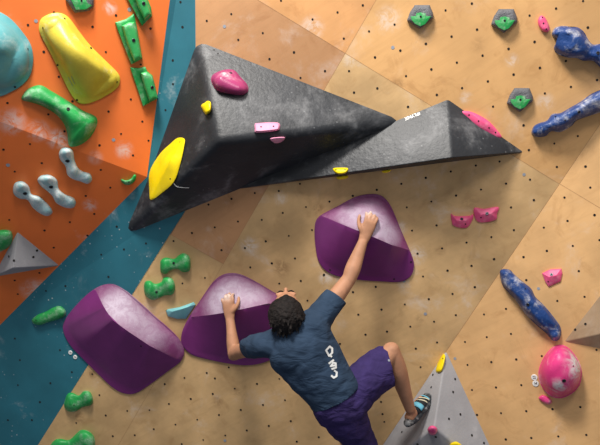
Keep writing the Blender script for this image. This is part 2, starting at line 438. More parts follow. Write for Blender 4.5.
# purple macros
def chalk_light_spot(px, py, O, P, n, r, amt, h=0.1):  # pale spot: chalk dust together with light painted on an upper face
    w = onplane(px, py, P, n, h) - O
    return (w.x, w.y, w.z, r, amt)
def macro(name, outline, spine, label, spots, bolts=(), screws=()):
    cx = sum(p[0] for p in outline) / len(outline); cy = sum(p[1] for p in outline) / len(outline)
    P, n = at(cx, cy), nW.copy()
    O = onplane(cx, cy, P, n)
    sm_ = [Vector(s).xy for s in spine]
    def upper(p):
        a, b = sm_[0], sm_[-1]
        pts = [a] + sm_[1:-1] + [b]
        x = p.x
        if x <= pts[0].x: y = pts[0].y
        elif x >= pts[-1].x: y = pts[-1].y
        else:
            for q, r in zip(pts[:-1], pts[1:]):
                if q.x <= x <= r.x: y = q.y + (r.y - q.y) * (x - q.x) / max(r.x - q.x, 1e-6)
        return p.y < y
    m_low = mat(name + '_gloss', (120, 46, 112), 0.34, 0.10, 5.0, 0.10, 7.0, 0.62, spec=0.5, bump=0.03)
    m_up = mat(name + '_rough_lit', (124, 60, 106), 0.5, 0.08, 6.0, 0.14, 8.0, 0.45, speck=0.3, spec=0.3, bump=0.3, bscale=200,
               spots=[chalk_light_spot(x, y, O, P, n, r, a) for x, y, r, a in spots], chalkcol=(0.60, 0.52, 0.62), sfl=0.62)  # upper face coloured paler: overhead light painted in along with the chalk
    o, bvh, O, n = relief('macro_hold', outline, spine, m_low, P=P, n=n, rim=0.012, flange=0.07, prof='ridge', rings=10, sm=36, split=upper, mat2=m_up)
    tag(o, label, 'climbing hold', 'purple macro holds')
    for b in bolts: bolt(bvh, *b, n, o, O, 0.009)
    screwholes(bvh, screws, n, o, O)
    return o, bvh, O, n
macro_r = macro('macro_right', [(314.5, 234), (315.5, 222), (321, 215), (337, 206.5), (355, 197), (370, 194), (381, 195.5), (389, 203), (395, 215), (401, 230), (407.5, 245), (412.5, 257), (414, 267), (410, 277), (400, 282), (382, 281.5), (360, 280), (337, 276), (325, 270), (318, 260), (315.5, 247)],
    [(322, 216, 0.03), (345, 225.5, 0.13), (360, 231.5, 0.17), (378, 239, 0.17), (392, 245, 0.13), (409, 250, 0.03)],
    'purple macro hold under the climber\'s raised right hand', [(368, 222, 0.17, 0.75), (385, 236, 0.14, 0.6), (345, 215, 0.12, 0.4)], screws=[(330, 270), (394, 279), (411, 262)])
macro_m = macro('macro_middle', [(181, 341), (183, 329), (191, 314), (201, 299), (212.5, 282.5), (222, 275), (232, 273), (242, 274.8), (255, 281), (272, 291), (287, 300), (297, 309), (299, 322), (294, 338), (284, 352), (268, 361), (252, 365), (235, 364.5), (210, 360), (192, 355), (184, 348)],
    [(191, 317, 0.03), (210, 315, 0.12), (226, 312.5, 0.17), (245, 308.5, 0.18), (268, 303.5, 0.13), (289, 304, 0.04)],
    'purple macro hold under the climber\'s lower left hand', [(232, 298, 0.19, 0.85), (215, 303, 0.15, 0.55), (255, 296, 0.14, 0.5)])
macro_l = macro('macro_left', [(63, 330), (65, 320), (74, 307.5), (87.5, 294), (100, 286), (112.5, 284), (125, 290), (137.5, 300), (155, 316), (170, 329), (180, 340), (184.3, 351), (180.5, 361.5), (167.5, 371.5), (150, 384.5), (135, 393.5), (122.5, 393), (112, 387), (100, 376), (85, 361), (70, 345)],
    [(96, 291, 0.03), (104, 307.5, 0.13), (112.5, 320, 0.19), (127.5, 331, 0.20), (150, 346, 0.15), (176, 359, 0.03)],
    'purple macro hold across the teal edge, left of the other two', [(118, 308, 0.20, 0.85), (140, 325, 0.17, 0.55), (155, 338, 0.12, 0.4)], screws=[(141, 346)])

# yellow macro and teal macro on the orange facet
o, b_, O, n = relief('macro_hold', [(38.8, 27.5), (41, 19), (50, 13.8), (60, 13), (68.8, 17.5), (79, 31), (90, 45), (105, 60), (117.5, 72.5), (120, 80), (117, 88), (105, 96.5), (90, 103), (79, 102.8), (70, 92.5), (60, 72.5), (50, 52.5), (41, 35.5)],
    [(54, 27, 0.06), (68, 44, 0.13), (82, 57, 0.15), (98, 72, 0.11), (107, 80, 0.05)], M['yellowm'], rim=0.012, flange=0.22, rings=10, prof='dome', power=1.6, sm=50)
tag(o, 'big yellow macro hold screwed to the orange wall', 'climbing hold')
screwholes(b_, [(64.5, 18.5), (91, 48), (57.5, 65), (117, 82), (77, 100), (43, 28)], n, o, O)
bm = bmesh.new()
for (a, b__) in (((68.5, 77), (73, 86)), ((71.5, 76), (75, 84))):
    p, q = bhit(b_, *a, n), bhit(b_, *b__, n)
    if p and q: strip(bm, p[0], q[0], p[1], 0.006, 0.002)
link('scuff_mark', bm, [M['plug']], parent=o, origin=O, recalc=False)
o, b_, O, n = relief('macro_hold', [(-75, 60), (-68, 28), (-45, 8), (-20, 4), (0, 12), (12, 20), (24.3, 34.3), (31.4, 46.4), (33.2, 60.6), (30.4, 74.8), (22.3, 85), (10, 92.5), (0, 96.5), (-25, 101), (-55, 92)],
    [(-40, 56, 0.14), (-15, 50, 0.17), (2, 54, 0.15), (13, 58, 0.09)], M['tealm'], rim=0.014, flange=0.18, rings=10, prof='dome', power=1.7, sm=50)
tag(o, 'large pale teal macro hold cut by the left edge', 'climbing hold')
screwholes(b_, [(27.8, 49), (15, 87)], n, o, O, 0.006)

def hold(outline, spine, m, label, bolts=(), screws=(), cat='climbing hold', group=None, name='climbing_hold', **k):
    o, bvh, O, n = relief(name, outline, spine, m, **k)
    tag(o, label, cat, group)
    for b in bolts: bolt(bvh, b[0], b[1], n, o, O, 1.35 * (b[2] if len(b) > 2 else 0.0075))
    screwholes(bvh, screws, n, o, O, 0.0045)
    return o, bvh, O, n
GG = 'green climbing holds'
hold([(21.6, 97.3), (26.3, 90.2), (34.2, 86), (42, 85.5), (51.4, 91), (67.2, 100.4), (83, 110.7), (92.3, 114.6), (97, 118.5), (96.7, 125.6), (90.8, 136.6), (81.3, 144.5), (71.9, 146.8), (68.4, 143.7), (67.2, 133.5), (64, 124), (56.2, 114.6), (43.6, 106.7), (32.6, 102.8), (23.1, 100.4)],
     [(30, 95, 0.05), (48, 101, 0.07), (64, 110, 0.085), (75, 119, 0.10), (82, 126, 0.09)], M['green'], 'long flared green hold below the yellow macro', bolts=[(68.3, 109)], group=GG, power=1.7)
def angular(outline, inner, spine, lab, bpt):
    P, n = hit(*spine[0][:2])
    o, bvh, O, n = relief('climbing_hold', outline, [(*spine[0][:2], 0.03), (*spine[1][:2], 0.03)], M['green'], P=P, n=n, rim=0.022, prof='flat', smooth_out=False, sm=30)
    tag(o, lab, 'climbing hold', GG)
    c, cb, _, _ = relief('rounded_edge', inner, spine, M['green2'], P=P, n=n, base=0.024, rim=0.03, prof='dome', smooth_out=False, sm=40, parent=o, origin=O, power=2.2)
    c['label'] = 'paler chalked half-round edge'
    bolt(cb, *bpt, n, o, O, 0.010)
angular([(115, 22.5), (126, 19), (134, 13.5), (135.5, 20), (137.5, 30), (142.5, 58.5), (131.3, 64.5), (123, 44)], [(121.5, 26), (128, 22.5), (134.5, 22), (137, 30), (142, 57.5), (134, 61.5), (127.5, 45)], [(129.5, 27, 0.065), (137, 55, 0.06)], 'angular green hold, middle of the three at top of orange wall', (133.7, 40.3))
angular([(130, 67.5), (139, 67.9), (145.3, 66.5), (147.5, 71.2), (152.6, 75.7), (158.2, 98.2), (149.2, 103), (143, 106.6), (137, 88)], [(140.5, 73), (146.5, 71.5), (152, 76), (157.7, 98), (149.5, 102), (144.5, 88)], [(147, 76.5, 0.065), (152.5, 95, 0.06)], 'angular green hold nearest the teal strip, lowest of the three', (152.2, 87.5))
angular([(121, -16), (128, 0), (135.3, 13.3), (142, 26), (152, 16), (151, 7), (148, 0), (141, -20)], [(130, -14), (140, -19), (147, 0), (151, 14), (144.5, 20), (138, 7)], [(138, -10, 0.065), (146, 12, 0.06)], 'angular green hold cut by the top edge beside the teal strip', (143.7, 3.5))
hold([(121.3, 179), (126, 180.3), (131, 178.5), (134, 174.5), (136.3, 176), (134.8, 181), (130, 184.8), (125, 184.6), (121.6, 182)], [(125, 182.3, 0.02), (130, 181.5, 0.025), (134.3, 178, 0.018)], M['green'], 'tiny crescent green foothold near the orange and teal corner', group=GG, rim=0.004, screws=[(129, 182)])
hold([(-12, 233), (0, 230), (8, 230), (12, 233), (12.5, 239.5), (9.5, 246), (4, 250), (-6, 253), (-16, 246)], [(-6, 241, 0.06), (4, 239, 0.06)], M['green'], 'rounded green hold at the left edge above the grey pyramid', group=GG)
hold([(32, 319.5), (38, 314.5), (46, 311.5), (53, 307.5), (60, 306), (65.5, 310.5), (65, 316), (58, 319.5), (49, 322), (40, 325), (33.5, 323.5)], [(38, 319.5, 0.035), (49, 316, 0.035), (59, 312.5, 0.045)], M['green'], 'green hold on the teal wall left of the purple macro', group=GG, screws=[(36, 320)])
hold([(160, 266), (161, 260), (166, 257.5), (174, 258.8), (179, 255), (184, 253.3), (189.5, 257), (190.5, 265), (189, 271), (182.5, 272), (177.5, 269), (171, 270), (166, 273.8), (161, 272)], [(165.5, 265.5, 0.045), (174, 264, 0.022), (184, 262.5, 0.05)], M['green'], 'green dog-bone hold, upper of the pair beside the teal edge', bolts=[(173.7, 263, 0.006)], group=GG, prof='dome')
hold([(143.8, 288.8), (145, 282), (150, 280.8), (155, 283.8), (161, 282), (163.8, 277.5), (168.8, 277), (173.8, 281), (175, 288.8), (172, 294.5), (165, 295.5), (158.8, 298), (152.5, 300), (146, 296)], [(150.5, 290, 0.05), (159, 289.5, 0.022), (168, 286, 0.05)], M['green'], 'green dog-bone hold, lower of the pair beside the teal edge', bolts=[(156.5, 292, 0.006)], group=GG)
hold([(64.5, 401.5), (67.5, 394), (72.5, 392.8), (78.8, 395.5), (83.8, 391), (90, 392), (93, 399), (91, 405), (82.5, 407.2), (75, 411.5), (67.5, 411), (64.3, 406.5)], [(71, 402.5, 0.045), (79, 400, 0.022), (87, 398.5, 0.045)], M['green'], 'green kidney-shaped hold below the left purple macro', screws=[(74, 405)], group=GG)
hold([(50, 447), (55, 440), (61, 438.8), (69, 440), (76, 434), (81, 430), (88, 431), (93.5, 436), (95, 444), (92, 453), (82, 458), (66, 462), (54, 458)], [(60, 449, 0.05), (71, 448, 0.03), (84, 442, 0.06)], M['green'], 'green hold cut by the bottom edge of the view', group=GG)
hold([(166, 311), (167.5, 309.3), (180, 307), (193.8, 302), (195.5, 304.5), (186, 318.8), (177.5, 319), (168, 316.3)], [(172, 311.5, 0.03), (182, 309, 0.045), (189, 306.5, 0.03)], M['cyan'], 'thin pale blue wedge foothold between two purple macros', smooth_out=False, prof='ridge', sm=30, rim=0.012)
FG = 'chalky pale teal footholds'
FL = 'chalky pale teal two-lobed foothold, %s of the row of three'
for lab, out, spn in (
  ('highest and rightmost', [(58.8, 153.8), (61.3, 148.8), (67.5, 147.5), (73, 151), (74.5, 160), (78.5, 168.3), (83, 171.5), (90, 173.8), (92, 180), (87.5, 183.8), (80, 181.3), (73.8, 179.5), (67.5, 175), (65.5, 166.3), (60.5, 160)], [(66, 154, 0.055), (69.5, 163, 0.03), (73.5, 171.5, 0.05), (79, 176, 0.025), (86.5, 178.5, 0.045)]),
  ('middle one', [(37.5, 180), (41.3, 175.5), (50, 175), (57, 180), (58.8, 188.8), (65.5, 194.5), (73.8, 198), (75.8, 203.8), (72.5, 208), (65, 207.5), (56.3, 203), (52.5, 196.3), (47.5, 191.3), (41.3, 186.3)], [(47, 181, 0.055), (53, 189, 0.03), (59.5, 197.5, 0.05), (64, 200.5, 0.03), (70, 203, 0.045)]),
  ('lowest and leftmost', [(13, 190), (15, 183), (22.5, 181.3), (28.8, 186.3), (31.3, 193.8), (38.8, 196.3), (45, 201.3), (51, 208), (52.3, 213), (47.5, 216), (41, 214), (33, 208), (27.5, 200), (20, 198.8), (14.5, 195)], [(21.5, 188, 0.055), (27, 195.5, 0.03), (36, 201.5, 0.05), (41, 206, 0.03), (47, 211, 0.045)])):
    ce = spn[1]
    hold(out, spn, M['fgrey'], FL % lab, bolts=[(ce[0] - 2, ce[1] - 2, 0.009)], group=FG)
# grey stone holds with green inserts
pent = [(407.2, 19.5), (410, 12), (414.8, 5), (429.7, 5), (433, 13), (433.2, 18), (420, 29), (407.2, 20.5)]
gins = [(410.5, 16.4), (415.8, 16.2), (416.4, 13.3), (421, 12.5), (425.6, 13.5), (426, 16.2), (431, 16.2), (428.3, 20.2), (425, 24.3), (420.2, 26.3), (414.8, 23.6), (411.5, 19.8)]
def stone(dx, dy, label, pent=pent, gins=gins, bl=(420.7, 16.6), c=(421, 16)):
    P, n = hit(c[0] + dx, c[1] + dy)
    pt = [(x + dx, y + dy) for x, y in pent]
    o, bvh, O, n = relief('climbing_hold', pt, [(c[0] - 3 + dx, c[1] + dy, 0.035), (c[0] + 3 + dx, c[1] + dy, 0.035)], M['stone'], P=P, n=n, rim=0.02, prof='flat', smooth_out=False, sm=35)
    tag(o, label, 'climbing hold', 'grey stone holds with green inserts')
    gp = [(x + dx, y + dy) for x, y in gins]
    g, gb, _, _ = relief('green_insert', gp, [(c[0] - 5 + dx, c[1] + 3 + dy, 0.012), (c[0] + 5 + dx, c[1] + 3 + dy, 0.012)], M['green'], P=P, n=n, base=0.030, rim=0.009, prof='ridge', smooth_out=False, sm=35, parent=o, origin=O)
    g['label'] = 'green ledge insert'
    bolt(gb, bl[0] + dx, bl[1] + dy, n, o, O, 0.006)
stone(0, 0, 'grey stone hold with green insert, top left of the wood trio')
stone(84, 4, 'grey stone hold with green insert, top centre beside small pink hold')
stone(99.7, 83, 'grey stone hold with green insert, lowest of the wood trio')
stone(0, 0, 'grey rimmed hold with green insert on the orange wall, cut by top edge', pent=[(65.4, 0), (74.5, 12.5), (77, 12.8), (88.5, 11), (93.7, 6.7), (94, -8), (85, -18), (70, -16)], gins=[(70, -2), (76, 9.8), (86, 9.5), (92, 5.5), (87.5, 3.5), (86, -1), (78, -4)], bl=(81.5, 0.5), c=(80, -1))
# pinks and yellows
hold([(211, 79), (214, 73.8), (224, 69.8), (233.8, 70), (241, 77.5), (247.5, 85), (247.5, 92), (240, 95), (230, 93.8), (217.5, 90.5), (213, 85)], [(222, 77, 0.08), (238, 86, 0.065)], M['magenta'], 'magenta faceted hold near the top of the huge black volume', bolts=[(230.8, 73, 0.006)], sm=30, power=1.5)
hold([(201, 105.5), (205, 102.5), (207.8, 100.8), (210.8, 102.5), (211.3, 108), (210, 112), (206, 114.5), (202.8, 110.5)], [(206.5, 106, 0.03), (207, 109, 0.03)], M['yellow'], 'tiny yellow foothold high on the huge black volume', group='yellow holds')
hold([(177.5, 138), (184.5, 139), (184, 147.5), (180, 165), (173.8, 182), (162.5, 192.5), (151, 200), (149.3, 190), (149, 175), (152.5, 165), (161, 152.5), (170, 144)], [(178, 146, 0.025), (169, 163, 0.05), (158, 184, 0.03)], M['yellow'], 'long yellow leaf-shaped hold on left face of the black volume', screws=[(180, 142), (170.3, 178.8)], group='yellow holds', prof='ridge', sm=30)
hold([(254.8, 124), (258, 123), (277.6, 122.5), (279.9, 128.2), (276, 130.8), (256.8, 132.9), (254.6, 129)], [(259, 127.5, 0.028), (275, 126.7, 0.028)], M['palepink'], 'pale pink bar hold on the ridge of the black volume', screws=[(261, 126.8), (273.5, 126.3)], prof='flat')
hold([(270, 138.7), (277, 137.2), (285, 137.3), (282, 141.7), (275, 143.2)], [(275, 140.3, 0.016), (280, 139.7, 0.016)], M['palepink'], 'small dusky pink hold just under the pink bar, in shade')
hold([(461, 111.7), (471.7, 111.9), (486.7, 119.6), (496.7, 129.5), (501.7, 137.3), (493.3, 137.3), (478, 129), (466.7, 119.5)], [(470, 115.5, 0.02), (482, 123, 0.035), (494, 132.5, 0.018)], M['pink'], 'long pink sliver hold on the low black volume near its tip', screws=[(469, 115), (478.5, 121), (489, 127.8), (495.5, 132.5)])
hold([(333.2, 168.3), (340, 167.6), (348, 168.2), (346, 172.8), (339.4, 174.2), (334.5, 172)], [(337, 170, 0.018), (344, 170, 0.018)], M['yellow'], 'small yellow foothold on the bottom edge of the low black volume', screws=[(336, 169.7), (345, 169.5)], group='yellow holds', rim=0.004)
hold([(336.5, 177), (342, 175.5), (348, 175.6), (347, 178.3), (341, 179.6), (337.5, 179)], [(342, 177.3, 0.02)], M['yellow'], 'yellow sliver peeking from beneath the low black volume, left one', group='yellow holds', rim=0.004)
hold([(381.6, 171.3), (386, 169.9), (391, 169.8), (389, 172), (384, 173)], [(386, 171.3, 0.016)], M['yellow'], 'yellow sliver peeking from beneath the low black volume, right one', group='yellow holds', rim=0.004)
hold([(538, 20), (541, 15.5), (545.5, 18), (549.5, 27), (548, 32), (542.5, 31), (538.8, 26)], [(542.5, 20.5, 0.03), (545, 27.5, 0.03)], M['pink'], 'small oval pink hold next to the upper blue hold', screws=[(542.3, 17.3), (543.5, 23.3), (546.3, 29)], group='pink holds')
PKG = 'pink holds'
hold([(451, 213.5), (455, 216), (469, 215.8), (473, 214.3), (472.8, 219), (466.5, 227.8), (454, 226), (451.5, 220)], [(457, 220.5, 0.03), (466, 220.5, 0.03)], M['pink'], 'pink scoop hold, left of the adjacent pair on the wood', bolts=[(461.7, 219, 0.007)], screws=[(465.5, 224)], group=PKG, prof='ridge')
hold([(474, 208), (484, 208.8), (498.3, 207), (497, 214), (495.5, 220), (481, 222.6), (475.5, 218.8)], [(481, 214.5, 0.03), (491, 213.8, 0.03)], M['pink'], 'pink scoop hold, right of the adjacent pair on the wood', bolts=[(487, 213.6, 0.007)], screws=[(481, 217.5)], group=PKG, prof='ridge')
hold([(542, 273.3), (550, 269.4), (561.3, 268.7), (562.4, 273), (560.7, 281.3), (548.7, 286.9), (545.3, 282)], [(549, 277, 0.03), (556, 275.5, 0.03)], M['pink'], 'five-sided pink hold right of the lower blue hold', bolts=[(551.5, 274.5, 0.007)], screws=[(548.3, 281.5)], group=PKG, prof='ridge', smooth_out=False)
hold([(538.4, 375), (540.5, 364), (546, 354), (553, 347), (560.5, 344.6), (568, 347.5), (575, 355), (580, 364), (581.8, 374), (579.5, 385), (572, 393.5), (560.5, 398.3), (549.5, 395.5), (542, 387)], [(559, 369, 0.17), (562, 374, 0.17)], M['hotpink'], 'round hot pink ball hold dusted with chalk', bolts=[(564, 380.8, 0.008)], screws=[(573.2, 366)], group=PKG, rings=12, power=1.9)
hold([(538.6, 398.5), (540.7, 395.8), (543.7, 395.3), (549.2, 397.8), (551.9, 402), (548.7, 404.6), (543.2, 402.6)], [(542.5, 398.8, 0.02), (548, 401.5, 0.025)], M['hotpink'], 'tiny hot pink foothold below the pink ball hold', group=PKG, rim=0.004)
hold([(442.3, 354.8), (444.8, 354.8), (445.2, 359.5), (441.8, 371), (436, 371.8), (437.3, 364)], [(442.5, 359.5, 0.02), (439.5, 368, 0.02)], M['yellow'], 'yellow sliver hold near the top of the grey pyramid', group='yellow holds', screws=[(443, 358.5)], rim=0.004)
hold([(427.5, 430), (429.5, 426.5), (433, 425.6), (436.8, 427.8), (437.3, 432), (434.5, 434.8), (430.3, 434.6)], [(432.5, 430, 0.035)], M['hotpink'], 'small round pink hold on the grey pyramid beside the shoe', group=PKG)
hold([(449.5, 445), (455, 441.5), (460, 443.5), (463, 448), (460, 454), (452, 453)], [(456, 447, 0.03)], M['yellow'], 'yellow hold on the grey pyramid cut by the bottom edge', group='yellow holds')
# blue holds
BL = 'long rough blue holds'
hold([(552, 33), (555, 28), (562, 26), (570, 26.5), (578, 27.5), (584, 32), (588, 39), (593, 44.5), (602, 44), (618, 48), (626, 60), (616, 74), (604, 70), (597, 64), (592, 60.5), (583, 60.7), (577, 58), (568, 57.5), (559, 54.5), (554.3, 50), (555, 46), (558, 40.5), (553, 36.5)],
     [(559, 33, 0.06), (570, 36, 0.10), (578, 46, 0.11), (590, 52, 0.08), (605, 58, 0.09)], M['blue'], 'lumpy blue hold cut by the right edge, upper one', bolts=[(598, 53, 0.007)], group=BL, jitter=0.018, jscale=22)
hold([(531.5, 133.3), (533.5, 126.6), (539, 123.2), (547, 120.5), (552.4, 114), (560.5, 113), (571.3, 107), (580.7, 101.6), (590, 94.8), (600, 90), (616, 86), (624, 96), (614, 108), (600, 112.4), (587.5, 116.4), (576.7, 120.5), (571.3, 126), (560.5, 132), (551, 131.3), (545.6, 136), (536.2, 136.7)],
     [(538, 130, 0.06), (552, 124, 0.08), (568, 117, 0.10), (585, 108, 0.10), (606, 98, 0.10)], M['blue'], 'branch-like blue hold reaching in from the right edge', bolts=[(579, 112, 0.006)], screws=[(555.5, 116.6), (565, 120.5)], group=BL, jitter=0.016, jscale=24)
hold([(499.8, 271.9), (503.8, 269), (510, 270), (515, 275), (523.8, 282.5), (531.3, 288.8), (535.5, 297), (545, 306.5), (554, 317.5), (560, 326), (561, 334), (558.5, 340), (552.5, 340.5), (547, 334), (535.5, 324), (524, 312.5), (516.3, 301), (507.5, 291.3), (502, 284)],
     [(506, 276, 0.06), (517, 289, 0.08), (533, 307, 0.09), (545, 322, 0.08), (554, 333, 0.05)], M['blue'], 'long diagonal blue hold at centre right of the wood', bolts=[(528, 304.5, 0.007)], screws=[(525.3, 288.8)], group=BL, jitter=0.014, jscale=26)
# round white tags beside the pink ball
for (x, y, marks, lab, R_) in ((534.3, 377.3, [((532.6, 376.4), (536, 377)), ((532.9, 378.2), (535.9, 378.6))], 'round white tag left of the pink ball, upper one', 0.0175),
                      (535.6, 383.4, [((534.6, 382), (535.2, 385.2)), ((536.6, 381.8), (536.8, 384.8)), ((534.8, 383.3), (536.8, 383.3))], 'round white tag left of the pink ball, lower one', 0.0175),
                      (70.5, 352.5, [((69.6, 352.2), (71.4, 352.8))], 'small round tag on the teal wall by the left purple macro, upper', 0.014),
                      (75.3, 357, [((74.4, 356.6), (76.2, 357.4))], 'small round tag on the teal wall by the left purple macro, lower', 0.014)):
    P, n = hit(x, y); bm = bmesh.new(); q = n.to_track_quat('Z', 'Y').to_matrix(); r = R_
    rr = [[bm.verts.new(P + q @ Vector((a * math.cos(k * math.pi / 12), a * math.sin(k * math.pi / 12), z))) for k in range(24)] for a, z in ((r, 0), (r, 0.003), (r * 0.93, 0.004))]
    for a, b in zip(rr[:-1], rr[1:]):
        for k in range(24): bm.faces.new((a[k], a[(k + 1) % 24], b[(k + 1) % 24], b[k]))
    bm.faces.new(rr[-1]); bmesh.ops.recalc_face_normals(bm, faces=bm.faces)
    for a, b in marks: strip(bm, onplane(*a, P, n, 0.004), onplane(*b, P, n, 0.004), n, 0.003, 0.0012, 1)
    tag(link('grade_tag', bm, [M['white'], M['hole']], origin=P, recalc=False), lab, 'tag', 'round white tags')

# tube along points
def tube(bm, pts, r, seg=6, mi=0):
    rings = []
    for i, p in enumerate(pts):
        d = (pts[min(i + 1, len(pts) - 1)] - pts[max(i - 1, 0)]).normalized()
        q = d.to_track_quat('Z', 'Y').to_matrix()
        rings.append([bm.verts.new(p + q @ Vector((r * math.cos(2 * math.pi * k / seg), r * math.sin(2 * math.pi * k / seg), 0))) for k in range(seg)])
    for a, b in zip(rings[:-1], rings[1:]):
        for k in range(seg):
            f = bm.faces.new((a[k], a[(k + 1) % seg], b[(k + 1) % seg], b[k])); f.material_index = mi
    bm.faces.new(rings[0]); bm.faces.new(rings[-1])
pts = []
for p in spline([(174, 183), (176.5, 186), (181, 187), (189, 187.3)], 5, closed=False):
    h = bhit(v1b, p.x, p.y, None)
    if h: pts.append(h[0] + h[1] * 0.003)
if len(pts) > 2:
    bm = bmesh.new(); c = pts[0].copy(); tube(bm, pts, 0.0022)
    tag(link('cord', bm, [M['white']], origin=c, smooth=40), 'short white cord trailing from the long yellow hold', 'cord')

# maker's lettering on the low black volume, standing upside down
def text_mesh(txt):
    cu = bpy.data.curves.new('lettering', 'FONT'); cu.body = txt; cu.size = 1.0; cu.offset = 0.03
    ob = bpy.data.objects.new('lettering_tmp', cu); COL.objects.link(ob)
    dg = bpy.context.evaluated_depsgraph_get(); dg.update()
    me = bpy.data.meshes.new_from_object(ob.evaluated_get(dg))
    vs = [v.co.xy.copy() for v in me.vertices]; fs = [tuple(p.vertices) for p in me.polygons]
    bpy.data.objects.remove(ob); bpy.data.curves.remove(cu); bpy.data.meshes.remove(me)
    return vs, fs
def lettering(txt, o0, ux, uy, bvh, parent, O, m, extra=(), lift=0.0015):
    vs, fs = text_mesh(txt)
    w = max(v.x for v in vs)
    bm = bmesh.new(); bv = []
    for v in vs:
        x = o0[0] + ux[0] * v.x / w + uy[0] * v.y; y = o0[1] + ux[1] * v.x / w + uy[1] * v.y
        h = bhit(bvh, x, y, None); bv.append(bm.verts.new(h[0] + h[1] * lift) if h else None)
    for f in fs:
        if all(bv[i] for i in f):
            try: bm.faces.new([bv[i] for i in f])
            except ValueError: pass
    for poly in extra:
        q = []
        for (x, y) in poly:
            h = bhit(bvh, x, y, None)
            if h: q.append(bm.verts.new(h[0] + h[1] * lift))
        if len(q) > 2: bm.faces.new(q)
    return link('lettering', bm, [m], parent=parent, origin=O)
l = lettering('LYNX', (415.8, 113.4), (-11.6, 4.6), (1.5, 4.0), v2b, v2, v2c, M['white'], extra=[[(416.8, 114.8), (417.2, 113.1), (419.8, 112.7), (420.3, 114.6), (418.5, 115.6), (417.4, 116.2)]])
l['label'] = 'small white maker lettering with square emblem'

# ------------------------------------------------------------------ the climber
SKIN = mat('skin', (190, 140, 112), 0.55, 0.10, 14, 0.0, bump=0.10, bscale=120, spec=0.35)
SHIRT = mat('navy_cotton', (50, 67, 88), 0.9, 0.14, 10, 0.0, bump=0.0, spec=0.15)
SHORT = mat('purple_cotton', (56, 44, 92), 0.85, 0.18, 12, 0.0, spec=0.2)
HAIR = mat('dark_brown_hair', (26, 20, 18), 0.75, 0.5, 60, 0.0, bump=1.0, bscale=70, spec=0.3)
def add_bump(m, scale, strength, dist, stretch=None):
    nt = m.node_tree; N = nt.nodes; L = nt.links; b = N['Principled BSDF']
    tc = N.new('ShaderNodeTexCoord'); n = N.new('ShaderNodeTexNoise'); n.inputs['Scale'].default_value = scale; n.inputs['Detail'].default_value = 4; n.inputs['Distortion'].default_value = 0.8
    mp = N.new('ShaderNodeMapping')
    if stretch: mp.inputs['Rotation'].default_value = stretch[0]; mp.inputs['Scale'].default_value = stretch[1]
    L.new(tc.outputs['Object'], mp.inputs['Vector']); L.new(mp.outputs['Vector'], n.inputs['Vector'])
    bn = N.new('ShaderNodeBump'); bn.inputs['Strength'].default_value = strength; bn.inputs['Distance'].default_value = dist
    L.new(n.outputs['Fac'], bn.inputs['Height']); L.new(bn.outputs['Normal'], b.inputs['Normal'])
add_bump(SHIRT, 9, 0.7, 0.02, ((0, math.radians(-35), 0), (1, 1, 2.2)))
add_bump(SHORT, 10, 0.8, 0.02, ((0, math.radians(35), 0), (1, 1, 2.0)))

def loft(bm, pts, rad, side, seg=20, sub=4):
    """closed tube through pts with elliptical sections rad=[(along side, across)]"""
    n = len(pts); path = []; rr = []
    P = [tuple(p) for p in pts]
    sp = spline([Vector(p) for p in P], sub, closed=False)
    ra = spline([Vector((a, b, 0)) for a, b in rad], sub, closed=False)
    rings = []
    for i, p in enumerate(sp):
        d = (sp[min(i + 1, len(sp) - 1)] - sp[max(i - 1, 0)]).normalized()
        s = (side - d * side.dot(d)).normalized(); t = d.cross(s)
        a, b = max(ra[i].x, 0.002), max(ra[i].y, 0.002)
        rings.append((p, s, t, a, b, d))
    def mk(p, s, t, a, b):
        return [bm.verts.new(p + s * a * math.cos(2 * math.pi * k / seg) + t * b * math.sin(2 * math.pi * k / seg)) for k in range(seg)]
    R = []
    p, s, t, a, b, d = rings[0]; m_ = min(a, b)
    for q in (0.25, 0.6, 0.88):
        c = math.sqrt(1 - (1 - q) ** 2) if False else math.sin(q * math.pi / 2); R.append(mk(p - d * m_ * 0.7 * math.cos(q * math.pi / 2), s, t, a * c, b * c))
    for x in rings: R.append(mk(*x[:5]))
    p, s, t, a, b, d = rings[-1]; m_ = min(a, b)
    for q in (0.88, 0.6, 0.25):
        c = math.sin(q * math.pi / 2); R.append(mk(p + d * m_ * 0.7 * math.cos(q * math.pi / 2), s, t, a * c, b * c))
    for u, v in zip(R[:-1], R[1:]):
        for k in range(seg): bm.faces.new((u[k], u[(k + 1) % seg], v[(k + 1) % seg], v[k]))
    bm.faces.new(R[0]); bm.faces.new(R[-1])
def blob(bm, c, r, rot=None):
    mtx = Matrix.Translation(c) @ (rot.to_4x4() if rot else Matrix()) @ Matrix.Diagonal((*r, 1))
    bmesh.ops.create_icosphere(bm, subdivisions=3, radius=1, matrix=mtx)
def fuse(bm, voxel, smooth_it=6, fac=0.5):
    bmesh.ops.recalc_face_normals(bm, faces=bm.faces)
    me = bpy.data.meshes.new('tmp'); bm.to_mesh(me); bm.free()
    ob = bpy.data.objects.new('tmp', me); COL.objects.link(ob)
    r = ob.modifiers.new('r', 'REMESH'); r.mode = 'VOXEL'; r.voxel_size = voxel; r.adaptivity = 0
    s = ob.modifiers.new('s', 'SMOOTH'); s.factor = fac; s.iterations = smooth_it
    dg = bpy.context.evaluated_depsgraph_get(); dg.update()
    m2 = bpy.data.meshes.new_from_object(ob.evaluated_get(dg))
    bpy.data.objects.remove(ob); bpy.data.meshes.remove(me)
    out = bmesh.new(); out.from_mesh(m2); bpy.data.meshes.remove(m2)
    return out
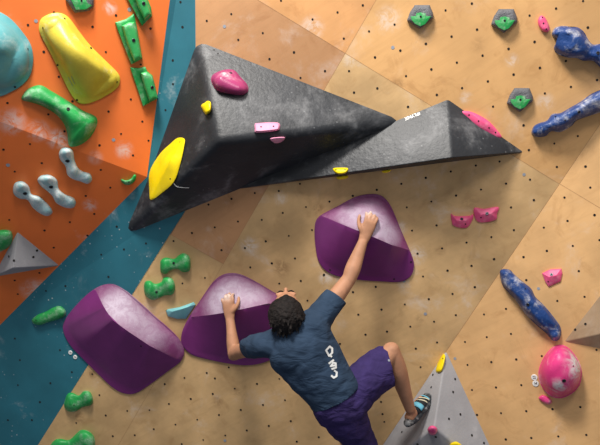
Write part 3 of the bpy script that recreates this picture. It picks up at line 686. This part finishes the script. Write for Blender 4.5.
def body_obj(name, bm, m, parent, O, disp=0.0, dscale=8.0, seed=0.0):
    bm.normal_update()
    if disp:
        off = [(v, v.normal * disp * noise.fractal(v.co * dscale + Vector((seed, 0, 0)), 0.8, 2.0, 3)) for v in bm.verts]
        for v, d in off: v.co += d
    return link(name, bm, m, parent=parent, origin=O, smooth=180)

HIPY = 3.52
J = dict(
 pelvis=atY(336, 401, HIPY), waist=atY(324, 380, 3.50), chest=atY(304, 352, 3.49), neckb=atY(295, 332, 3.50), head=atY(286.5, 310, 3.50),
 shL=atY(264, 344, 3.53), elL=atY(233, 350, 3.73), wrL=atY(231, 316, 3.80),
 shR=atY(324, 313, 3.53), elR=atY(349, 279, 3.56), wrR=atY(364, 237, 3.63),
 hipR=atY(346, 399, 3.54), knR=atY(391.5, 351.5, 3.64), anR=atY(410, 409, 3.76),
 hipL=atY(340, 412, 3.55), knL=atY(366, 474, 3.74), anL=atY(360, 550, 3.90))
root = bpy.data.objects.new('climber', None); COL.objects.link(root)
RO = J['pelvis'].copy(); root.location = RO
tag(root, 'person seen from behind climbing in navy t-shirt and purple shorts', 'person')
up_body = (J['neckb'] - J['pelvis']).normalized()
across = (J['shR'] - J['shL']).normalized()
VB = Vector((0, 1, 0))

# hands: knuckles and fingertips rest on the macro surfaces
def surfp(bvh, px, py, lift):
    h = bhit(bvh, px, py, None)
    return h[0] + h[1] * lift
def hand(bm, bvh, wr, palm, fingers, thumb):
    """palm: px centre of the knuckle row; fingers: [(knuckle px, tip px)]"""
    kn = [surfp(bvh, *k, 0.034) for k, t in fingers]
    pc = sum(kn, Vector()) / 4
    side = (kn[0] - kn[-1]).normalized()
    wr2 = wr
    loft(bm, [wr2, wr2.lerp(pc, 0.35), wr2.lerp(pc, 0.75), pc], [(0.027, 0.020), (0.035, 0.018), (0.040, 0.016), (0.038, 0.013)], side, 16, 4)
    for i, (k, t) in enumerate(fingers):
        a = kn[i]; tip = surfp(bvh, *t, 0.008)
        mid = a.lerp(tip, 0.5) + (a - surfp(bvh, *k, 0.0)).normalized() * 0.016
        b0 = a.lerp(wr2, 0.28)
        r = (0.0098, 0.0105, 0.010, 0.0088)[i]
        loft(bm, [b0, a, mid, a.lerp(tip, 0.8) + (mid - a.lerp(tip, 0.5)) * 0.5, tip], [(r * 1.05, r)] * 2 + [(r, r), (r * 0.9, r * 0.9), (r * 0.8, r * 0.75)], side, 10, 3)
    b0 = surfp(bvh, *thumb[0], 0.026); m1 = surfp(bvh, *thumb[1], 0.022); tp = surfp(bvh, *thumb[2], 0.009)
    loft(bm, [wr2.lerp(pc, 0.25), b0, m1, tp], [(0.014, 0.013), (0.0135, 0.0125), (0.011, 0.0105), (0.009, 0.0085)], side, 10, 4)
bmB = bmesh.new()
mrb, mmb = macro_r[1], macro_m[1]
wrR = surfp(mrb, 364, 238, 0.040); wrL = surfp(mmb, 231.3, 315.5, 0.040)
J['wrR'] = wrR; J['wrL'] = wrL
J['elL'] = atY(234, 353, wrL.y - 0.06); J['elR'] = atY(349, 279, wrR.y - 0.08)
hand(bmB, mrb, wrR, None, [((364.2, 224.5), (366.3, 213.3)), ((367.6, 223), (370.6, 212.6)), ((370.6, 223.6), (374.4, 215.4)), ((373.2, 225.8), (377, 218.2))], [(360.5, 229.5), (359.3, 222), (360, 216)])
hand(bmB, mmb, wrL, None, [((235.2, 302.5), (234, 294.2)), ((231.8, 301.8), (230.3, 293.6)), ((228.6, 302.6), (227, 295.3)), ((226, 305), (223.7, 299))], [(237.3, 309), (239.6, 303.5), (239.2, 297.8)])
# arms
loft(bmB, [J['neckb'].lerp(J['shL'], 0.6) - up_body * 0.04, J['shL'], J['shL'].lerp(J['elL'], 0.5), J['elL']], [(0.045, 0.045), (0.052, 0.052), (0.046, 0.046), (0.041, 0.041)], VB)
dv = J['wrL'] - J['elL']
loft(bmB, [J['elL'] - dv * 0.10, J['elL'] + dv * 0.25, J['elL'] + dv * 0.65, J['wrL'], J['wrL'] + dv * 0.05], [(0.038, 0.036), (0.042, 0.038), (0.034, 0.030), (0.024, 0.027), (0.021, 0.026)], VB)
loft(bmB, [J['neckb'].lerp(J['shR'], 0.6) - up_body * 0.04, J['shR'], J['shR'].lerp(J['elR'], 0.5), J['elR']], [(0.045, 0.045), (0.052, 0.052), (0.048, 0.048), (0.038, 0.040)], VB)
dv = J['wrR'] - J['elR']
loft(bmB, [J['elR'] - dv * 0.05, J['elR'] + dv * 0.28, J['elR'] + dv * 0.65, J['wrR'], J['wrR'] + dv * 0.05], [(0.040, 0.038), (0.044, 0.044), (0.036, 0.036), (0.026, 0.028), (0.023, 0.026)], VB)
# torso, neck, legs
loft(bmB, [J['pelvis'] , J['waist'], J['chest'], J['neckb']], [(0.12, 0.08), (0.12, 0.08), (0.165, 0.10), (0.07, 0.065)], across)
FACE = Vector((-0.04, 0.30, 0.95)).normalized(); CROWN = Vector((0.0, -0.95, 0.30)).normalized(); CROWN = (CROWN - FACE * CROWN.dot(FACE)).normalized(); EAR = FACE.cross(CROWN).normalized()
HC = J['head']
loft(bmB, [J['neckb'] + Vector((0, 0.0, -0.04)), J['neckb'] + Vector((0.0, 0.02, 0.02)), HC - CROWN * 0.05 - FACE * 0.02], [(0.065, 0.06), (0.058, 0.055), (0.052, 0.055)], across)
def hp(x, f, u): return HC + EAR * x + FACE * f + CROWN * u
rot = Matrix((EAR, FACE, CROWN)).transposed()
blob(bmB, hp(0, -0.008, 0.03), (0.076, 0.096, 0.086), rot)
blob(bmB, hp(0, 0.028, -0.035), (0.060, 0.070, 0.075), rot)      # jaw and cheeks
blob(bmB, hp(0, 0.062, -0.085), (0.030, 0.028, 0.022), rot)      # chin
blob(bmB, hp(0, 0.108, -0.018), (0.0125, 0.020, 0.024), rot)     # nose
blob(bmB, hp(0, 0.098, 0.012), (0.010, 0.014, 0.024), rot)
for s in (-1, 1):
    blob(bmB, hp(s * 0.031, 0.082, 0.022), (0.026, 0.014, 0.011), rot)  # brow
    blob(bmB, hp(s * 0.078, -0.008, -0.018), (0.010, 0.020, 0.032), rot)  # ear
blob(bmB, hp(0, 0.092, -0.052), (0.024, 0.010, 0.007), rot)      # lips
blob(bmB, hp(0, 0.090, -0.063), (0.020, 0.010, 0.007), rot)
def leg(h, k, a, s):
    loft(bmB, [h, h.lerp(k, 0.5), k], [(0.078, 0.078), (0.066, 0.066), (0.052, 0.052)], VB)
    d = a - k
    loft(bmB, [k - d * 0.05, k + d * 0.08, k + d * 0.32, k + d * 0.7, a], [(0.048, 0.046), (0.056, 0.050), (0.066, 0.054), (0.050, 0.040), (0.034, 0.030)], VB)
leg(J['hipR'], J['knR'], J['anR'], 1); leg(J['hipL'], J['knL'], J['anL'], -1)
# feet: right foot pushes on the grey volume
v3hit = lambda x, y, l: surfp(v3b, x, y, l)
toe = v3hit(428, 399, 0.028); heel = atY(409, 418, J['anR'].y + 0.01); ball = heel.lerp(toe, 0.62)
fside = (toe - heel).cross(Vector((0.4, -1, 0.3))).normalized()
loft(bmB, [heel, heel.lerp(toe, 0.3) + (J['anR'] - heel) * 0.15, ball, toe.lerp(ball, 0.2)], [(0.028, 0.030), (0.032, 0.036), (0.036, 0.026), (0.026, 0.018)], fside)
loft(bmB, [J['anR'], heel.lerp(toe, 0.18)], [(0.028, 0.027), (0.028, 0.028)], VB)
hl = J['anL'] + Vector((0, -0.02, -0.05)); tl = hl + Vector((0.03, 0.21, -0.03))
loft(bmB, [J['anL'], hl], [(0.03, 0.03), (0.03, 0.03)], across)
loft(bmB, [hl, hl.lerp(tl, 0.5), tl], [(0.03, 0.03), (0.036, 0.03), (0.03, 0.018)], across)
bb = fuse(bmB, 0.0052, 4)
def rel(p): w_ = p - RO; return (w_.x, w_.y, w_.z)
hr_, hl_ = surfp(mrb, 369, 214, 0.01), surfp(mmb, 230, 295, 0.01)
SKIN = mat('skin_chalked', (182, 132, 102), 0.6, 0.12, 14, 0.0, bump=0.10, bscale=120, spec=0.3, chalkcol=(0.78, 0.70, 0.66), spots=[(*rel(hr_), 0.075, 0.75), (*rel(hl_), 0.085, 0.85)])
body_obj('body', bb, SKIN, root, RO)

# hair
bmH = bmesh.new()
blob(bmH, hp(-0.004, -0.034, 0.046), (0.096, 0.101, 0.092), rot)
blob(bmH, hp(0, -0.066, -0.010), (0.080, 0.062, 0.085), rot)
blob(bmH, hp(0, 0.012, 0.082), (0.062, 0.052, 0.040), rot)
blob(bmH, hp(0, 0.045, 0.082), (0.022, 0.026, 0.022), rot)
for s in (-1, 1): blob(bmH, hp(s * 0.058, -0.028, 0.016), (0.030, 0.046, 0.050), rot)
for i in range(170):
    a = random.uniform(-1, 1); th = random.uniform(0, 2 * math.pi)
    d = Vector((math.sqrt(1 - a * a) * math.cos(th), a, math.sqrt(1 - a * a) * math.sin(th)))
    if d.y > 0.45 or d.z < -0.75: continue
    c = hp(d.x * 0.082, -0.036 + d.y * 0.090, 0.042 + d.z * 0.085)
    dirv = (EAR * (d.x * 0.5 + random.uniform(-.3, .3)) + FACE * (-0.9) + CROWN * (d.z * 0.3)).normalized()
    nrm = (c - HC).normalized()
    loft(bmH, [c - dirv * 0.028, c + nrm * 0.003, c + dirv * 0.036 + nrm * 0.002], [(0.006, 0.004), (0.011, 0.004), (0.003, 0.002)], nrm.cross(dirv).normalized(), 6, 2)
hb = fuse(bmH, 0.0045, 2)
body_obj('hair', hb, HAIR, root, RO, 0.003, 30)
# eyes, glancing up the wall
EYE = mat('eye_white', (225, 222, 215), 0.2, 0.0)
for s in (-1, 1):
    bm = bmesh.new(); blob(bm, hp(s * 0.031, 0.080, 0.002), (0.012, 0.012, 0.012), rot); link('eye', bm, EYE, parent=root, origin=RO, smooth=180)
    bm = bmesh.new(); loft(bm, [hp(s * 0.014, 0.097, 0.020), hp(s * 0.032, 0.0985, 0.027), hp(s * 0.052, 0.084, 0.021)], [(0.004, 0.003), (0.005, 0.004), (0.003, 0.003)], CROWN, 8, 3); link('eyebrow', bm, HAIR, parent=root, origin=RO, smooth=180)

# t-shirt
bmS = bmesh.new()
hemc = atY(335, 396, 3.515)
loft(bmS, [hemc, atY(326, 383, 3.50), atY(314, 366, 3.49), atY(301, 347, 3.485), atY(295, 335, 3.50)], [(0.150, 0.118), (0.150, 0.112), (0.168, 0.112), (0.185, 0.115), (0.125, 0.085)], (across + Vector((0.25, 0, 0.1))).normalized(), 28, 5)
loft(bmS, [J['shL'].lerp(J['shR'], 0.08), J['neckb'] + Vector((-.005, 0, -0.01)), J['shR'].lerp(J['shL'], 0.08)], [(0.070, 0.062), (0.076, 0.066), (0.070, 0.062)], VB, 20, 4)
slL = J['shL'].lerp(J['elL'], 0.50); slR = J['shR'].lerp(J['elR'], 0.47)
loft(bmS, [atY(283, 345, 3.51), J['shL'].lerp(J['elL'], 0.05), slL], [(0.085, 0.080), (0.072, 0.070), (0.058, 0.062)], VB, 20, 4)
loft(bmS, [atY(311, 332, 3.51), J['shR'].lerp(J['elR'], 0.05), slR], [(0.090, 0.085), (0.074, 0.076), (0.058, 0.066)], VB, 20, 4)
loft(bmS, [atY(288, 347, 3.49), atY(318, 330, 3.49)], [(0.115, 0.10), (0.115, 0.10)], up_body, 20, 3)
sb = fuse(bmS, 0.008, 10)
# cut sleeve ends, hem and collar open so they end cleanly
def cut(bm, P, d, reach):
    d = d.normalized()
    geom = [v for v in bm.verts if (v.co - P).length < reach]
    vs = set(geom)
    g = geom + [e for e in bm.edges if e.verts[0] in vs and e.verts[1] in vs] + [f for f in bm.faces if all(v in vs for v in f.verts)]
    bmesh.ops.bisect_plane(bm, geom=g, plane_co=P, plane_no=d, clear_outer=True)
cut(sb, slL, J['elL'] - J['shL'], 0.13)
cut(sb, slR, J['elR'] - J['shR'], 0.13)
cut(sb, hemc, J['pelvis'] - J['waist'] + Vector((0, 0, 0)), 0.30)
shirt_bvh = BVHTree.FromBMesh(sb)
shirt = body_obj('t_shirt', sb, SHIRT, root, RO, 0.010, 7.0, 3.0)
sd = shirt.modifiers.new('thick', 'SOLIDIFY'); sd.thickness = 0.004; sd.offset = -1
# print on the shirt
dgp = bpy.context.evaluated_depsgraph_get()
shm = shirt.data
tmpb = bmesh.new(); tmpb.from_mesh(shm); bmesh.ops.translate(tmpb, verts=tmpb.verts, vec=RO); shirt_bvh = BVHTree.FromBMesh(tmpb); tmpb.free()
ZP = lambda x, y: (315 + x / 8.9, 335 + y / 8.9)
strokes = [[(128, 102), (150, 118), (151, 158), (124, 186), (97, 136), (128, 102)], [(138, 186), (146, 192)],
           [(124, 252), (162, 224)], [(138, 280), (160, 246), (182, 252), (184, 290), (150, 302)], [(152, 274), (176, 270)],
           [(172, 316), (192, 332), (190, 366), (166, 380), (146, 362)]]
bm = bmesh.new()
for st in strokes:
    P2 = [Vector(ZP(*p)) for p in st]
    for a, b in zip(P2[:-1], P2[1:]):
        d = (b - a).normalized(); s = Vector((-d.y, d.x)) * 0.95; k = 4
        a2, b2 = a - d * 0.5, b + d * 0.5
        row = []
        for i in range(k + 1):
            c = a2.lerp(b2, i / k); r = []
            for q in (c - s, c + s):
                h = bhit(shirt_bvh, q.x, q.y, None)
                r.append(bm.verts.new(h[0] + h[1] * 0.0025) if h else None)
            row.append(r)
        for u, v in zip(row[:-1], row[1:]):
            if all(u) and all(v): bm.faces.new((u[0], u[1], v[1], v[0]))
pr = link('shirt_print', bm, [M['white']], parent=shirt, origin=RO, recalc=False); pr['label'] = 'white printed letters'

# shorts
bmP = bmesh.new()
sdv = (across + Vector((0.25, 0, 0.1))).normalized()
loft(bmP, [atY(332, 391, 3.515), atY(338, 402, 3.52), atY(342, 411, 3.53)], [(0.138, 0.108), (0.150, 0.118), (0.140, 0.115)], sdv, 24, 4)
kd = (J['knR'] - J['hipR'])
endR = atY(390, 365, J['knR'].y - 0.005)
loft(bmP, [atY(345, 401, 3.53), atY(358, 388, 3.56), atY(376, 373, 3.60), endR, endR + kd * 0.08], [(0.118, 0.115), (0.118, 0.105), (0.120, 0.095), (0.124, 0.082), (0.122, 0.082)], (Vector((0.62, 0, -0.78)) * 1.0).cross(VB).normalized() if False else Vector((0.35, 0, -0.94)), 24, 4)
loft(bmP, [atY(337, 408, 3.53), atY(348, 422, 3.57), atY(358, 438, 3.64), atY(366, 456, 3.68)], [(0.115, 0.115), (0.112, 0.108), (0.092, 0.095), (0.085, 0.09)], Vector((1, 0, 0.6)).normalized(), 24, 4)
pb = fuse(bmP, 0.008, 8)
cut(pb, endR, Vector((0.97, 0, 0.2)), 0.17)
cut(pb, atY(361, 455, 3.66), Vector((0.45, 0.5, -0.8)), 0.2)
sh = body_obj('shorts', pb, SHORT, root, RO, 0.012, 8.0, 9.0)
sd = sh.modifiers.new('thick', 'SOLIDIFY'); sd.thickness = 0.004; sd.offset = -1
tmpb = bmesh.new(); tmpb.from_mesh(sh.data); bmesh.ops.translate(tmpb, verts=tmpb.verts, vec=RO); shb = BVHTree.FromBMesh(tmpb); tmpb.free()
h = bhit(shb, 388.8, 360.5, None)
if h:
    bm = bmesh.new(); disc(bm, h[0], h[1], 0.007, 0.002, 8)
    x = link('shorts_logo', bm, [M['plug']], parent=sh, origin=RO, recalc=False); x['label'] = 'small pale emblem'

# climbing shoes
RUB = mat('shoe_rubber', (52, 56, 60), 0.6, 0.2, 30, 0.5, 20, 0.48, spec=0.3)
UPP = mat('shoe_black_upper', (26, 30, 36), 0.7, 0.2, 30)
SKY = mat('shoe_blue_strap', (110, 190, 215), 0.6, 0.05, 30)
CRM = mat('shoe_cream_trim', (214, 208, 178), 0.6, 0.1, 60)
def shoe(heel, toe, side, upv, which):
    r_ = bpy.data.objects.new('climbing_shoe', None); COL.objects.link(r_); r_.parent = root
    L_ = toe - heel
    P_ = lambda t, a, u: heel + L_ * t + side * a + upv * u
    bm = bmesh.new()
    loft(bm, [P_(-0.16, 0, -0.008), P_(0.1, 0, -0.016), P_(0.45, 0, -0.014), P_(0.8, 0, -0.012), P_(1.12, 0, -0.004)], [(0.024, 0.024), (0.037, 0.030), (0.043, 0.027), (0.046, 0.027), (0.028, 0.022)], side, 18, 4)
    link('shoe_rand', fuse(bm, 0.004, 3), RUB, parent=r_, origin=RO, smooth=180)
    bm = bmesh.new()
    loft(bm, [P_(0.28, 0, 0.010), P_(0.5, 0, 0.014), P_(0.75, 0, 0.010), P_(0.98, 0, 0.004)], [(0.033, 0.034), (0.037, 0.030), (0.037, 0.024), (0.024, 0.016)], side, 18, 4)
    link('shoe_upper', fuse(bm, 0.004, 3), UPP, parent=r_, origin=RO, smooth=180)
    def band(t, w, m, nm, lift=0.003, tilt=0.0):
        bm = bmesh.new(); row = []
        for i in range(13):
            a = math.pi * (0.06 + 0.88 * i / 12)
            rr = (0.0385 - max(0, t - 0.6) * 0.02 + lift, (0.034 - max(0, t - 0.35) * 0.028) + lift)
            tt = t + tilt * math.cos(a)
            cu = 0.013 - max(0, t - 0.5) * 0.012
            row.append([bm.verts.new(P_(tt + sg * w / L_.length, rr[0] * math.cos(a), cu + rr[1] * math.sin(a))) for sg in (-0.5, 0.5)])
        for u, v in zip(row[:-1], row[1:]): bm.faces.new((u[0], u[1], v[1], v[0]))
        o_ = link(nm, bm, m, parent=r_, origin=RO, smooth=60)
        md = o_.modifiers.new('t', 'SOLIDIFY'); md.thickness = 0.003
        return o_
    band(0.40, 0.034, SKY, 'shoe_strap', 0.004, 0.04)['label'] = 'light blue strap'
    for t in (0.66, 0.80): band(t, 0.007, CRM, 'lace', 0.003, 0.08)
    band(0.92, 0.006, SKY, 'toe_trim', 0.002, 0.0)
    return r_
toeS = v3hit(429, 399, 0.020)
f_up = (Vector((-0.6, -0.75, 0.30))); Ld = (toeS - heel).normalized(); f_up = (f_up - Ld * f_up.dot(Ld)).normalized(); f_side = Ld.cross(f_up).normalized()
s1 = shoe(heel + Vector((0.005, 0, -0.005)), toeS, f_side, f_up, 'R'); s1['label'] = 'grey climbing shoe with light blue strap on the grey volume'
Ld = (tl - hl).normalized(); fu = (Vector((0, 0, 1)) - Ld * Ld.z).normalized()
shoe(hl, tl, Ld.cross(fu).normalized(), fu, 'L')

# ------------------------------------------------------------------ light, sky, camera
def area(name, loc, target, size, power, col, sy=None):
    l = bpy.data.lights.new(name, 'AREA'); l.energy = power; l.color = col; l.size = size
    if sy: l.shape = 'RECTANGLE'; l.size_y = sy
    o = bpy.data.objects.new(name, l); COL.objects.link(o); o.location = loc
    o.rotation_euler = (Vector(target) - Vector(loc)).to_track_quat('-Z', 'Y').to_euler()
    return o
area('ceiling_lamp', (-1.0, 1.2, 6.4), (0.0, 4.0, 2.4), 1.0, 375, (1.0, 0.96, 0.90))
area('ceiling_lamp', (0.8, -0.6, 6.2), (0.2, 4.0, 2.2), 1.2, 100, (1.0, 0.97, 0.93))
w = bpy.data.worlds.new('hall'); S.world = w; w.use_nodes = True
w.node_tree.nodes['Background'].inputs['Color'].default_value = (0.92, 0.95, 1.0, 1)
w.node_tree.nodes['Background'].inputs['Strength'].default_value = 0.37
cam = bpy.data.cameras.new('camera'); cam.sensor_width = 36; cam.lens = F / 600 * 36
co = bpy.data.objects.new('camera', cam); COL.objects.link(co); co.location = CAM; co.rotation_euler = (math.pi / 2, 0, 0)
S.camera = co
S.view_settings.view_transform = 'Standard'; S.view_settings.look = 'None'
S.view_settings.gamma = 1; S.view_settings.exposure = -0.06; S.view_settings.use_curve_mapping = False
